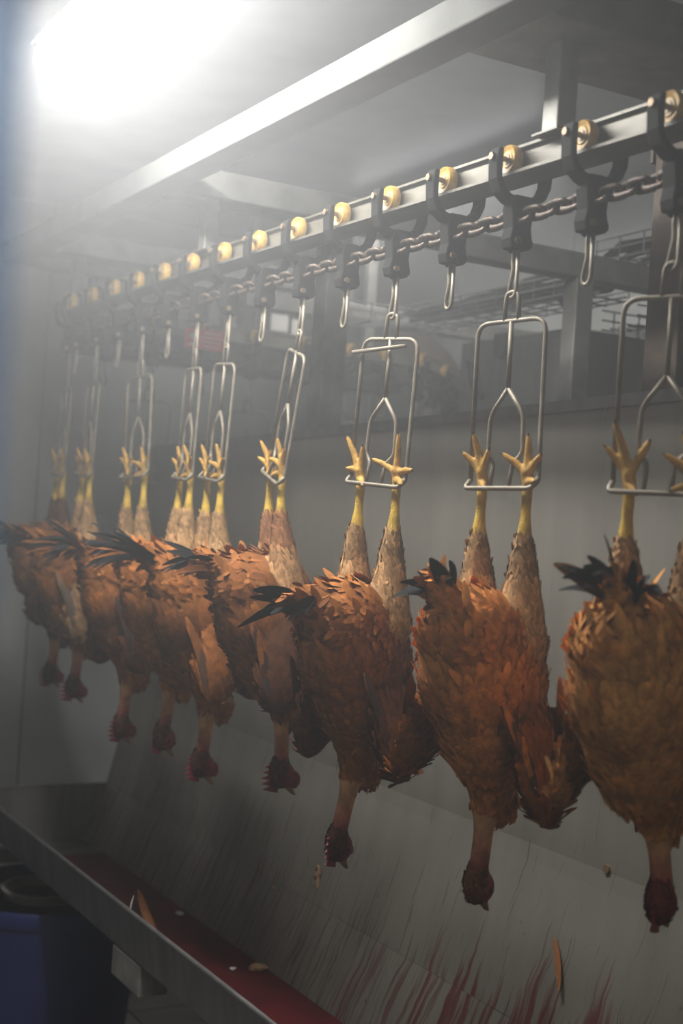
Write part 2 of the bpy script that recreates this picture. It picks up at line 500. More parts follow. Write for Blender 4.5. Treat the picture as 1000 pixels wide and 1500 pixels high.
# ------------------------------------------------------------------ trolleys
def make_trolley():
    """local frame: travel along +y, wheel axis height z = 0, rail web at x = 0"""
    t = bpy.data.objects.new('conveyor_trolley', None); C.objects.link(t); t.empty_display_size = 0.03
    for s in (-1, 1):
        wprof = [(0.006, -0.0085), (0.014, -0.0085), (0.0165, -0.0065), (0.0245, -0.0095), (0.0265, -0.005), (0.0265, 0.005), (0.0245, 0.0095), (0.0165, 0.0065), (0.014, 0.0085), (0.006, 0.0085)]
        wh = build('wheel', MB().lathe(wprof, (s * 0.0235, 0, 0.0), 'x', 28), 'wheel', t, local=True); smooth_auto(wh, 35)
        h = build('hub', MB().lathe([(0.002, -0.010), (0.009, -0.010), (0.011, -0.007), (0.011, 0.007), (0.009, 0.010), (0.002, 0.010)], (s * 0.0235, 0, 0), 'x', 14), 'hub', wh, local=True)
        # arm: flat bar beside the wheel, curving in under the flange to the body
        out = [(0.048, 0.016), (0.058, 0.016), (0.062, -0.006), (0.060, -0.040), (0.050, -0.062), (0.030, -0.076), (0.012, -0.082), (0.012, -0.066), (0.028, -0.061), (0.042, -0.050), (0.048, -0.034)]
        poly = [(s * u, w) for (u, w) in out]
        if s < 0: poly = poly[::-1]
        build('arm', MB().prism(poly, 'y', -0.0145, 0.0145), 'black', t, local=True, bevel=0.003)
        build('axle', MB().tube([(s * 0.03, 0, 0), (s * 0.055, 0, 0)], 0.005, 8), 'hub', t, local=True)
        build('axle_nut', MB().lathe([(0.001, -0.004), (0.007, -0.004), (0.007, 0.004), (0.001, 0.004)], (s * 0.063, 0, 0), 'x', 6), 'bolt', t, local=True)
    b = MB().prism([(-0.018, -0.062), (0.018, -0.062), (0.024, -0.085), (0.020, -0.120), (0.024, -0.140), (0.020, -0.157), (-0.020, -0.157), (-0.024, -0.140), (-0.020, -0.120), (-0.024, -0.085)], 'y', -0.016, 0.016)
    build('body', b, 'black', t, local=True, bevel=0.003)
    for y in (-0.0185, 0.0185):
        build('bolt', MB().lathe([(0.001, -0.003), (0.0065, -0.003), (0.0065, 0.003), (0.001, 0.003)], (-0.010, y, -0.143), 'y', 6), 'bolt', t, local=True)
        build('clamp_ear', MB().lathe([(0.002, -0.003), (0.012, -0.003), (0.012, 0.003), (0.002, 0.003)], (0.008, y * 1.05, -0.147), 'y', 12), 'black', t, local=True)
    # hook: narrow drop-shaped loop of rod
    loop = [(0, 0.005, -0.150), (0, 0.006, -0.175), (0.0, 0.004, -0.195), (0, 0.013, -0.228), (0, 0.011, -0.238), (0, 0.003, -0.243), (0, -0.006, -0.238), (0, -0.009, -0.228), (0, -0.008, -0.150)]
    build('hook', MB().tube(fillet(loop, 0.006, 3), 0.0038, 7), 'rod', t, local=True, smooth=True)
    return t

PITCH = 0.2057
Y_T0 = 1.781
tro = make_trolley()
# (index along the line, counted from the one nearest the camera): -1 is the nearest in view
main_idx = list(range(-1, 14))
carry = {-1: 9, 1: 8, 3: 7, 5: 6, 7: 5, 8: 4, 10: 3, 12: 2, 13.8: 1}
trolleys = {}
first = True
order = 0
for k in main_idx:
    o = tro if first else copy_tree(tro)
    first = False
    y = Y_T0 + k * PITCH
    o.location = (XR, y, zr(y) + H)
    o.rotation_euler = (0, 0, 0)
    state = 'with a loaded shackle on its hook' if k in carry else 'with a bare empty hook'
    tag(o, '%s black trolley with yellow wheels from the right, %s' % (ORD[order], state), 'trolley', 'trolleys along the front rail')
    trolleys[k] = o; order += 1
# corner trolley
o = copy_tree(tro); o.location = (XR + 0.02, 4.59, zr(4.6) + H); o.rotation_euler = (0, 0, -0.4)
tag(o, 'black trolley with yellow wheels at the far left bend of the rail', 'trolley', 'trolleys along the front rail')
trolleys[13.8] = o
# cross run, left to right in the photo
cross_x = [1.62, 1.80, 2.0, 2.20, 2.41, 2.62, 2.78, 2.955]
words = ['nearest the left bend of the cross run', 'second from the bend on the cross run', 'behind the red sign', 'left of the ribbed motor, holding an empty shackle',
         'beside the drive gearbox', 'right of the galvanised pillar, holding an empty shackle', 'seen inside the wire shackle, left one', 'seen inside the wire shackle, right one']
for x, wd in zip(cross_x, words):
    o = copy_tree(tro); o.location = (x, YC, 0.698 + H); o.rotation_euler = (0, 0, -math.pi / 2)
    tag(o, 'small dark trolley on the far rail, %s' % wd, 'trolley', 'trolleys along the far cross rail')
for (x, dz, ang, wd) in ((3.07, 0.664, 0.35, 'upper one on the diving rail'), (3.2, 0.578, 0.7, 'lower one on the diving rail just above the panel')):
    o = copy_tree(tro); o.location = (x, YC, dz + H)
    o.rotation_euler = Matrix.Rotation(ang, 3, 'Y').to_4x4().to_euler() if False else (0, 0, 0)
    o.matrix_basis = Matrix.Translation((x, YC, dz + H)) @ Matrix.Rotation(ang, 4, 'Y') @ Matrix.Rotation(-math.pi / 2, 4, 'Z')
    tag(o, 'dark trolley with paired yellow wheels, %s' % wd, 'trolley', 'trolleys along the far cross rail')

# ------------------------------------------------------------------ chain (links are its parts)
ch = thing('conveyor_chain', XR, 3.0, 0.45, 'greasy brown link chain running through the trolleys under the rail', 'chain')
def link_mesh():
    pts = []
    for k in range(16):
        a = 2 * math.pi * k / 16
        pts.append((0.0125 * math.sin(a), 0.0125 * math.copysign(1, math.cos(a)) * (1 if abs(math.cos(a)) > 1e-6 else 0) + 0.0115 * math.cos(a), 0))
    return MB().tube(pts, 0.0056, 7, closed=True)
lk = build('link', link_mesh(), 'chain', ch, local=True, smooth=True)
cpath = []
ptsx = [V(p[0], p[1], z - 0.098) for p, z in zip(path, pz)]
LP = PITCH / 6
acc = 0.0; d0 = 0.0; out = []
target = 0.0
for a, b in zip(ptsx[:-1], ptsx[1:]):
    L = np.linalg.norm(b - a)
    while target <= d0 + L:
        t = (target - d0) / L
        out.append((a + (b - a) * t, (b - a) / L)); target += LP
    d0 += L
first = True
for i, (p, t) in enumerate(out):
    o = lk if first else mesh_obj('link', lk.data, ch)
    first = False
    T = Vector(t); R_ = T.cross(Vector((0, 0, 1))).normalized(); U = R_.cross(T)
    roll = 0.55 if i % 2 == 0 else 0.55 + math.pi / 2
    m = Matrix((R_, T, U)).transposed().to_4x4() @ Matrix.Rotation(roll, 4, 'Y')
    o.matrix_basis = Matrix.Translation(Vector(p) + Vector((0, 0, H)) - ch.location) @ m

# ------------------------------------------------------------------ shackles
def make_shackle():
    """local frame: foot bar along y through the origin, top of hanging loop at z = 0.352"""
    t = bpy.data.objects.new('poultry_shackle', None); C.objects.link(t); t.empty_display_size = 0.03
    r = 0.0043
    fr_ = fillet([(0.0, 0.078, 0.014), (0, 0.078, 0.300), (0, -0.078, 0.300), (0, -0.078, 0.012), (-0.014, -0.070, 0.0)], 0.028, 5)
    build('outer_frame', MB().tube(fr_, r, 8), 'rod', t, local=True, smooth=True)
    build('foot_bar', MB().tube(fillet([(0.0, 0.078, 0.016), (-0.014, 0.080, 0.0), (-0.014, -0.074, 0.0), (0, -0.078, 0.02)], 0.01, 4), r * 1.05, 8), 'rod', t, local=True, smooth=True)
    fk = build('fork', MB().tube([(0, 0, 0.300), (0, 0, 0.178)], r, 8), 'rod', t, local=True, smooth=True)
    for s in (-1, 1):
        build('fork_arm', MB().tube(fillet([(0, 0, 0.180), (0, s * 0.038, 0.132), (0, s * 0.040, 0.062), (-0.004, s * 0.022, 0.046), (-0.012, s * 0.022, 0.0)], 0.016, 4), r * 0.95, 7), 'rod', fk, local=True, smooth=True)
    build('hanging_loop', MB().tube(fillet([(0, 0.016, 0.300), (0, 0.014, 0.352), (0, -0.014, 0.352), (0, -0.016, 0.300)], 0.018, 4), r, 7), 'rod', t, local=True, smooth=True)
    return t
shk = make_shackle()
HK = -0.236 - 0.352 + 0.004      # foot bar height below the wheel axis
yaws = {9: 25, 8: 14, 7: 15, 6: -11, 5: -4, 4: -7, 3: 6, 2: -5, 1: -6}
sway = {6: (0.0, 0.085), 5: (0, 0.03), 4: (0, 0.02), 3: (0, -0.02), 2: (0, 0.03), 1: (0, 0.03), 7: (0.0, 0.02), 8: (0, -0.008), 9: (0.0, 0.0)}
slabel = {9: 'wire shackle at the right edge, cut off by the frame', 8: 'wire shackle with wide square frame, second from the right',
          7: 'wire shackle in the middle with a loose bar across its top', 6: 'wire shackle seen edge-on beside the galvanised pillar',
          5: 'narrow edge-on wire shackle just right of the red sign', 4: 'narrow edge-on wire shackle just below the red sign',
          3: 'wire shackle third from the left end of the row', 2: 'wire shackle second from the left end of the row', 1: 'wire shackle at the far left end of the row'}
bars = {}
first = True
for k, n in carry.items():
    tr = trolleys[k]
    o = shk if first else copy_tree(shk)
    first = False
    top = Vector(tr.location) + Vector((0, 0, HK + 0.352))
    sx, sy = sway[n]
    dirv = Vector((sx, sy, -0.352)).normalized()
    rz = Matrix.Rotation(math.radians(yaws[n]), 4, 'Z')
    q = Vector((0, 0, -1)).rotation_difference(dirv).to_matrix().to_4x4()
    m = Matrix.Translation(top) @ q @ rz @ Matrix.Translation((0, 0, -0.352))
    o.matrix_basis = m
    bars[n] = m
    tag(o, slabel[n], 'shackle', 'shackles with birds hanging from them')
# loose rod resting through the hanging point of the middle shackle
b7 = bars[7] @ Vector((0, 0, 0.276))
build_bar = build('loose_bar', MB().tube([(-0.012, 0.095, 0), (-0.012, -0.055, 0.006)], 0.0045, 8), 'rod', None, local=True, smooth=True)
build_bar.location = b7; build_bar.rotation_euler = (0, 0, math.radians(15))
tag(build_bar, 'short metal bar lying across the top of the middle shackle', 'bar')
for x, yw, wd in ((2.20, 60, 'below the ribbed motor'), (2.62, 60, 'right of the galvanised pillar'), (1.80, 70, 'behind third pair of feet')):
    o = copy_tree(shk)
    o.matrix_basis = Matrix.Translation((x, YC, 0.698 + HK + H)) @ Matrix.Rotation(math.radians(yw), 4, 'Z')
    tag(o, 'small empty wire shackle on the far rail, %s' % wd, 'shackle', 'empty shackles on the far rail')

# ------------------------------------------------------------------ splash panel and blood trough
sp = thing('splash_panel', 1.84, 3.0, -1.75, 'tall stainless steel splash panel behind the hanging birds, streaked with blood', 'panel')
sp.location = (1.84, 0.0, 0.0)
YA, YB = 0.6, 4.8
def ptop(y): return 0.248 + (4.8 - y) * 0.021
mb = MB()
ys = [YA, YB]
prof = [(1.84, None), (1.84, -0.64), (1.836, -0.68), (1.766, -0.985)]
def sheet(profs, th, name, material, parent):
    mb = MB()
    for y in (YA, YB):
        for (x, z) in profs: mb.v.append((x, y, ptop(y) if z is None else z))
        for (x, z) in reversed(profs): mb.v.append((x + th, y, ptop(y) if z is None else z - 0.0005))
    n = 2 * len(profs)
    for k in range(n):
        l = (k + 1) % n
        mb.f.append((k, n + k, n + l, l))
    mb.f.append(tuple(range(n))); mb.f.append(tuple(reversed(range(n, 2 * n))))
    return build(name, mb, material, parent)
sheet([(1.84, None), (1.84, -0.655)], 0.004, 'upright_sheet', 'splash', sp)
sheet([(1.84, -0.655), (1.834, -0.69), (1.766, -0.985), (1.762, -1.0)], 0.004, 'sloping_sheet', 'splash', sp)
mbt = MB()
for y in (YA, YB):
    z = ptop(y)
    mbt.v += [(1.832, y, z - 0.022), (1.832, y, z + 0.003), (1.87, y, z + 0.003), (1.87, y, z)]
mbt.f += [(0, 1, 5, 4), (1, 2, 6, 5), (2, 3, 7, 6), (3, 0, 4, 7), (0, 3, 2, 1), (4, 5, 6, 7)]
build('top_fold', mbt, 'steel', sp)
for y in (0.75, 4.7):
    build('post', MB().box(1.846, 1.886, y - 0.02, y + 0.02, -1.75, ptop(y) - 0.02), 'galv', sp)
build('bolt', MB().lathe([(0.001, -0.004), (0.009, -0.004), (0.009, 0.002), (0.004, 0.004)], (1.838, 2.11, -0.648), 'x', 10), 'bolt', sp)

tr_ = thing('blood_trough', 1.5, 3.0, -1.75, 'long stainless steel trough below the birds with a folded front rim', 'trough')
tr_.location = (1.5, 0.0, 0.0)
def prof_sheet(name, pts, y0, y1, th, material, parent):
    """open profile in x,z given thickness along its normal"""
    P = [V(*p) for p in pts]
    off = []
    for i in range(len(P)):
        t = P[min(i + 1, len(P) - 1)] - P[max(i - 1, 0)]; t /= np.linalg.norm(t)
        off.append(P[i] + V(t[1], -t[0]) * th)
    poly = [tuple(p) for p in P] + [tuple(p) for p in reversed(off)]
    return build(name, MB().prism(poly, 'y', y0, y1), material, parent)
prof_sheet('front_wall', [(1.275, -0.985), (1.28, -1.005), (1.30, -1.125)][1:], YA, YB, 0.003, 'steel', tr_)
build('front_rim', MB().tube([(1.278, YA, -1.003), (1.278, YB, -1.003)], 0.006, 8), 'steel', tr_, smooth=True)
prof_sheet('trough_floor', [(1.30, -1.125), (1.36, -1.175), (1.50, -1.205), (1.69, -1.20)], YA, YB, 0.003, 'steel', tr_)
prof_sheet('back_wall', [(1.69, -1.20), (1.725, -1.10), (1.762, -1.001)], YA, YB, 0.003, 'splash', tr_)
build('end_plate', MB().prism([(1.28, -1.0), (1.765, -1.0), (1.69, -1.205), (1.5, -1.21), (1.36, -1.18), (1.30, -1.13)], 'y', YB, YB + 0.004), 'steel', tr_)
build('end_rim', MB().box(1.26, 1.77, YB - 0.004, YB + 0.012, -1.006, -0.998), 'steel', tr_)
for y in (1.2, 2.35, 4.77):
    build('support_beam', MB().box(1.33, 1.72, y - 0.02, y + 0.02, -1.26, -1.210), 'galv', tr_, bevel=0.004)
    build('leg', MB().box(1.66, 1.70, y - 0.02, y + 0.02, -1.75, -1.26), 'galv', tr_)
build('bracket', MB().box(1.292, 1.37, 3.19, 3.39, -1.205, -1.128), 'galv', tr_, bevel=0.004)
build('weld_seam', MB().tube([(1.757, YB - 0.003, -1.003), (1.728, YB - 0.003, -1.09), (1.695, YB - 0.003, -1.19)], 0.007, 6), 'rusty', tr_)
bl = prof_sheet('blood_pool', [(1.338, -1.152), (1.365, -1.172), (1.50, -1.20), (1.688, -1.196)], YA + 0.02, YB - 0.22, 0.0025, 'blood', None)
tag(bl, 'dark red blood lying along the floor of the steel trough', 'blood', kind='stuff')

# ------------------------------------------------------------------ barrels under the trough
def barrel(x, y, r, ztop, label):
    t = thing('plastic_barrel', x, y, -1.75, label, 'barrel', 'blue barrels under the trough')
    h = ztop + 1.75
    prof = [(0.02, 0.0), (r * 0.84, 0.0), (r * 0.87, 0.02), (r * 0.93, h * 0.45), (r * 0.97, h * 0.9)]
    prof2 = [(r * 0.95, h * 0.9), (r * 0.90, h * 0.45), (r * 0.84, 0.03), (0.02, 0.025)]
    o = build('drum', MB().lathe(prof + prof2, (0, 0, 0), 'z', 48), 'blue', t, local=True); smooth_auto(o, 50)
    o = build('rim', MB().lathe([(r * 0.95, h * 0.9), (r * 0.99, h * 0.9), (r, h * 0.92), (r, h * 0.98), (r * 0.985, h), (r * 0.965, h), (r * 0.95, h * 0.98), (r * 0.95, h * 0.9)], (0, 0, 0), 'z', 48), 'blue', t, local=True); smooth_auto(o, 50)
    return t
barrel(1.43, 4.38, 0.32, -1.25, 'open blue plastic barrel under the trough at the lower left')
barrel(0.98, 4.95, 0.25, -1.10, 'second blue plastic barrel at the left edge, farther back')
bk = thing('grey_basin', 1.45, 4.46, -1.75, 'pale grey plastic bowl standing inside the open blue barrel', 'basin')
bk.location.z = 0.03
o = build('bowl', MB().lathe([(0.02, 0), (0.09, 0), (0.10, 0.01), (0.135, 0.44), (0.148, 0.445), (0.148, 0.453), (0.13, 0.453), (0.095, 0.05), (0.02, 0.04)], (0, 0, 0), 'z', 30), 'grey_plastic', bk, local=True); smooth_auto(o, 40)

# ------------------------------------------------------------------ background machinery
sg = thing('warning_sign', 1.886, 4.4475, 0.592, 'red rectangular warning sign with white lettering hung behind the rail', 'sign')
build('plate', MB().box(1.813, 1.959, 4.446, 4.449, 0.592, 0.6625), 'red_sign', sg)
zz = 0.652
for j, segs in enumerate(([(0.50, 0.93)], [(0.40, 0.98)], [(0.45, 0.95)], [(0.5, 0.9)])):
    for (a, b) in segs:
        x = a
        while x < b:
            wd = random.uniform(0.05, 0.12)
            build('lettering', MB().box(1.813 + 0.146 * x, 1.813 + 0.146 * min(x + wd, b), 4.4445, 4.446, zz - j * 0.015 - 0.005, zz - j * 0.015), 'white_paint', sg)
            x += wd + 0.02
mbp = MB().lathe([(0.001, 0), (0.013, 0), (0.013, -0.002), (0.001, -0.002)], (1.841, 4.446, 0.636), 'y', 16)
build('pictogram', mbp, 'white_paint', sg)
build('pictogram', MB().box(1.829, 1.853, 4.4445, 4.446, 0.602, 0.611), 'white_paint', sg)
for x in (1.83, 1.94):
    build('hanging_wire', MB().tube([(x, 4.4475, 0.66), (x, 4.4475, 0.90)], 0.0015, 5), 'wire', sg)

dv = thing('drive_motor', 2.25, 4.85, 0.6, 'dark ribbed electric gear motor driving the far conveyor run', 'motor')
mo = build('motor_body', MB().lathe([(0.02, -0.11), (0.055, -0.11), (0.06, -0.10), (0.06, 0.10), (0.055, 0.11), (0.02, 0.11)], (2.20, 4.86, 0.755), 'z', 24), 'motor', dv)
for k in range(9):
    z = 0.67 + k * 0.02
    build('cooling_rib', MB().lathe([(0.058, -0.003), (0.072, -0.003), (0.072, 0.003), (0.058, 0.003)], (2.20, 4.86, z), 'z', 24), 'motor', dv)
build('fan_cover', MB().lathe([(0.02, 0.0), (0.066, 0.0), (0.066, 0.03), (0.045, 0.05), (0.02, 0.052)], (2.20, 4.86, 0.855), 'z', 24), 'motor', dv)
build('gearbox', MB().box(2.29, 2.47, 4.79, 4.93, 0.60, 0.735), 'motor', dv, bevel=0.012)
build('flange', MB().lathe([(0.01, -0.14), (0.035, -0.14), (0.035, 0.0), (0.01, 0.0)], (2.38, 4.93, 0.67), 'y', 18), 'motor', dv)
build('terminal_box', MB().box(2.285, 2.36, 4.78, 4.86, 0.745, 0.83), 'dark_cover', dv, bevel=0.006)
build('rating_plate', MB().box(2.30, 2.375, 4.776, 4.779, 0.745, 0.81), 'white_paint', dv)
build('rating_plate', MB().box(2.39, 2.42, 4.776, 4.779, 0.74, 0.80), 'white_paint', dv)
build('mounting_plate', MB().box(2.12, 2.48, 4.78, 4.96, 0.735, 0.745), 'motor', dv)
build('mounting_bracket', MB().box(2.26, 2.29, 4.90, 4.94, 0.745, ZC), 'galv', dv)
ds = build('round_dial', MB().lathe([(0.002, 0), (0.022, 0), (0.024, 0.006), (0.002, 0.008)], (2.24, 4.70, 0.845), 'y', 20), 'white_paint')
tag(ds, 'small round white disc on the machine behind the rail', 'disc')

gc = build('guard_channel', MB().prism([(4.80, 0.58), (4.84, 0.565), (4.86, 0.565), (4.86, 0.72), (4.80, 0.72)], 'x', 1.50, 2.52), 'dark_cover', bevel=0.004)
tag(gc, 'long dark guard channel behind the far run of the conveyor', 'guard')
for x in (1.6, 2.05, 2.46):
    build('stay', MB().box(x - 0.012, x + 0.012, 4.835, 4.86, 0.72, 0.86), 'dark_cover', gc)
cv = thing('drive_cover', 2.72, 4.88, 0.56, 'big dark metal cover of the far conveyor drive', 'cover')
build('housing', MB().prism([(2.50, 0.62), (2.50, 0.74), (2.585, 0.82), (2.90, 0.855), (2.90, 0.60)], 'y', 4.80, 4.95), 'dark_cover', cv, bevel=0.006)
build('base', MB().box(2.48, 2.92, 4.79, 4.96, 0.565, 0.60), 'dark_cover', cv)
build('stay', MB().box(2.68, 2.71, 4.86, 4.89, 0.84, ZC), 'galv', cv)
gd = thing('guide_plate', 3.05, 4.80, 0.5, 'curved grey guide plate diving behind the splash panel', 'guide')
arc = []
for k in range(12):
    a = math.pi / 2 * k / 11 * 0.8
    arc.append((2.90 + 0.38 * math.sin(a), 0.46 + 0.385 * math.cos(a)))
inner = [(2.90 + 0.24 * math.sin(math.pi / 2 * k / 11 * 0.8), 0.40 + 0.30 * math.cos(math.pi / 2 * k / 11 * 0.8)) for k in range(12)]
mbg = MB()
n = 12
for y in (4.79, 4.80):
    for p in arc: mbg.v.append((p[0], y, p[1]))
    for p in inner: mbg.v.append((p[0], y, p[1]))
for k in range(n - 1):
    mbg.f += [(k, k + 1, n + k + 1, n + k), (2 * n + k + 1, 2 * n + k, 3 * n + k, 3 * n + k + 1), (k + 1, k, 2 * n + k, 2 * n + k + 1), (n + k, n + k + 1, 3 * n + k + 1, 3 * n + k)]
mbg.f += [(0, n, 3 * n, 2 * n), (n - 1, 3 * n - 1, 4 * n - 1, 2 * n - 1)]
build('plate', mbg, 'rusty', gd)
build('bracing', MB().tube([(3.02, 4.76, 0.64), (3.13, 4.76, 0.50)], 0.012, 8), 'steel', gd)

cb = thing('control_cabinet', 2.8, 3.6, -1.75, 'stainless steel control cabinet with a dark latch behind the splash panel', 'cabinet')
build('body', MB().box(2.605, 2.95, 3.30, 3.90, -1.0, 0.655), 'steel', cb, bevel=0.006)
dr = build('door', MB().box(2.592, 2.605, 3.32, 3.66, -0.95, 0.63), 'steel', cb, bevel=0.004)
build('latch', MB().prism([(3.79, 0.575), (3.825, 0.59), (3.79, 0.50), (3.745, 0.455), (3.735, 0.475), (3.765, 0.52)], 'x', 2.575, 2.605), 'dark_cover', cb)
build('socket_box', MB().box(2.57, 2.605, 3.60, 3.66, 0.585, 0.66), 'dark_cover', cb)
for x in (2.65, 2.9):
    for y in (3.35, 3.85): build('leg', MB().box(x - 0.02, x + 0.02, y - 0.02, y + 0.02, -1.75, -1.0), 'galv', cb)
pp = build('down_pipe', MB().box(2.55, 2.585, 3.24, 3.275, -1.75, 0.60), 'galv'); tag(pp, 'pale square conduit standing in front of the control cabinet', 'pipe')

def wire_tray(x, y, z, L, along, label, w=0.20, h=0.06):
    t = thing('cable_tray', x, y, z, label, 'cable tray')
    def P(a, b, c): return (x + b, y + a, z + c) if along == 'y' else (x + a, y + b, z + c)
    for b, c in ((-w / 2, h), (-w / 2, h * 0.5), (-w / 2, 0), (-w / 4, 0), (0, 0), (w / 4, 0), (w / 2, 0), (w / 2, h * 0.5), (w / 2, h)):
        build('long_wire', MB().tube([P(0, b, c), P(L, b, c)], 0.0028, 6), 'wire', t)
    k = 0.05
    while k < L:
        build('cross_wire', MB().tube([P(k, -w / 2 - 0.003, h), P(k, -w / 2 - 0.003, -0.003), P(k, w / 2 + 0.003, -0.003), P(k, w / 2 + 0.003, h)], 0.0028, 6), 'wire', t)
        k += 0.10
    return t
wire_tray(2.62, 2.35, 0.812, 0.76, 'y', 'wire basket cable tray high up beside the rusty pillar')
wire_tray(2.62, 3.14, 0.735, 1.15, 'y', 'wire basket cable tray full of black cables above the cabinet')
wire_tray(2.70, 3.20, 0.655, 0.58, 'x', 'wire basket cable tray branching towards the back wall', 0.16)
wire_tray(2.20, 4.16, 0.72, 0.34, 'x', 'short wire basket cable tray behind the galvanised pillar', 0.14)
for k in range(9):
    dx = -0.08 + 0.02 * k; dz = 0.014 + 0.012 * (k % 3)
    pts = [(2.62 + dx, 2.36, 0.825 + dz)]
    for j in range(1, 12):
        y = 2.36 + j * 0.17
        z = 0.825 if y < 3.15 else 0.75
        pts.append((2.62 + dx + random.uniform(-0.012, 0.012), y, z + dz + random.uniform(-0.004, 0.010)))
    tag(build('cable', MB().tube(pts, 0.0085, 6), 'cable', smooth=True), 'black cable bundled with others along the wire basket tray', 'cable', 'black cables in the tray')
for k in range(4):
    pts = [(2.56 + 0.015 * k, 3.62, 0.77 + 0.012 * k), (2.56 + 0.015 * k, 3.45, 0.775 + 0.01 * k), (2.558 + 0.012 * k, 3.33, 0.75), (2.556 + 0.01 * k, 3.27, 0.70), (2.555 + 0.01 * k, 3.255, 0.62), (2.555 + 0.008 * k, 3.25, 0.60)]
    tag(build('cable', MB().tube(fillet(pts, 0.05, 3), 0.008, 6), 'cable', smooth=True), 'black cable bending down from the tray into the conduit', 'cable', 'black cables bending down')
for k in range(3):
    c_ = (2.60, 3.80 - 0.17 * k, 0.80 + 0.012 * k)
    pts = [(c_[0] + 0.035 * math.sin(a), c_[1] + 0.10 * math.cos(a), c_[2] + 0.018 * math.sin(a * 1.0)) for a in [2 * math.pi * j / 20 for j in range(20)]]
    tag(build('cable_coil', MB().tube(pts, 0.008, 6, closed=True), 'cable', smooth=True),
        '%s loop of spare black cable on the tray, from the left' % ORD[k], 'cable', 'spare cable loops')
ww = build('drain_hose', MB().tube(fillet([(2.86, 3.16, 0.74), (2.86, 3.14, 0.60), (2.84, 3.13, 0.4), (2.84, 3.13, -1.7)], 0.06, 4), 0.045, 12), 'cable', smooth=True)
tag(ww, 'thick black hose hanging down behind the grey post', 'hose')

# ------------------------------------------------------------------ chickens
def ellip_d(p, c, r, R=None):
    q = p - c
    if R is not None: q = q @ R
    k0 = np.linalg.norm(q / r, axis=1); k1 = np.linalg.norm(q / (r * r), axis=1) + 1e-9
    return k0 * (k0 - 1) / k1
def caps_d(p, a, b, ra, rb):
    ab = b - a; t = np.clip(((p - a) @ ab) / (ab @ ab), 0, 1)
    return np.linalg.norm(p - (a + t[:, None] * ab), axis=1) - (ra + (rb - ra) * t)

def sphere_into(mb, c, r, R=None, nu=18, nv=12):
    b = len(mb.v)
    r = np.array(r) * np.ones(3)
    for j in range(1, nv):
        th = math.pi * j / nv
        for i in range(nu):
            ph = 2 * math.pi * i / nu
            q = V(math.sin(th) * math.cos(ph), math.sin(th) * math.sin(ph), math.cos(th)) * r
            if R is not None: q = R @ q
            mb.v.append(tuple(c + q))
    top = c + (R @ V(0, 0, r[2]) if R is not None else V(0, 0, r[2])); bot = c - (R @ V(0, 0, r[2]) if R is not None else V(0, 0, r[2]))
    mb.v.append(tuple(top)); mb.v.append(tuple(bot)); ti = len(mb.v) - 2; bi = len(mb.v) - 1
    for j in range(nv - 2):
        for i in range(nu):
            k = (i + 1) % nu
            mb.f.append((b + j * nu + i, b + (j + 1) * nu + i, b + (j + 1) * nu + k, b + j * nu + k))
    for i in range(nu):
        k = (i + 1) % nu
        mb.f.append((ti, b + i, b + k)); mb.f.append((bi, b + (nv - 2) * nu + k, b + (nv - 2) * nu + i))

def capsule_into(mb, a, b, ra, rb):
    n = 10 if ra < 0.02 else 16
    sphere_into(mb, a, ra, None, n, 8); sphere_into(mb, b, rb, None, n, 8)
    mb.tube([tuple(a), tuple(b)], ra, n, r1=rb)

def feather_cards(o, d, nrm, L, W, col, droop, lift, rows=5):
    """vectorised feather blades. returns verts, faces, colours, uvs"""
    N = len(o)
    if rows == 5: t = np.array([0, .35, .72, .92, 1.0]); w = np.array([.5, .95, 1, .72, .15])
    else:
        t = np.linspace(0, 1, rows); w = np.sin(np.pi * np.clip(t * 0.86 + 0.12, 0, 1)) ** 0.6
    s = np.cross(d, nrm); s /= np.linalg.norm(s, axis=1, keepdims=True) + 1e-9
    n2 = np.cross(s, d)
    P = np.zeros((N, rows, 3, 3)); UV = np.zeros((N, rows, 3, 2)); CO = np.zeros((N, rows, 3, 4)); CO[..., 3] = 1
    for i in range(rows):
        for j, c in enumerate((-1, 0, 1)):
            p = o + d * (L * t[i])[:, None] + s * (W * w[i] * c)[:, None] + n2 * (lift * L * t[i] ** 1.5 - abs(c) * 0.22 * W * w[i])[:, None]
            p[:, 2] -= droop * L * t[i] ** 2
            P[:, i, j] = p
            UV[:, i, j, 0] = 0.5 + 0.5 * c; UV[:, i, j, 1] = t[i]
            CO[:, i, j, :3] = col * (0.8 + 0.35 * t[i])
    base = (np.arange(N) * rows * 3)[:, None]
    q = []
    for i in range(rows - 1):
        for j in range(2):
            a = i * 3 + j
            q.append([a, a + 1, a + 4, a + 3])
    F = (base[:, :, None] + np.array(q)[None]).reshape(-1, 4)
    NN = np.repeat(nrm[:, None, :], rows * 3, axis=1).reshape(-1, 3)
    return P.reshape(-1, 3), F, CO.reshape(-1, 4), UV.reshape(-1, 2), NN

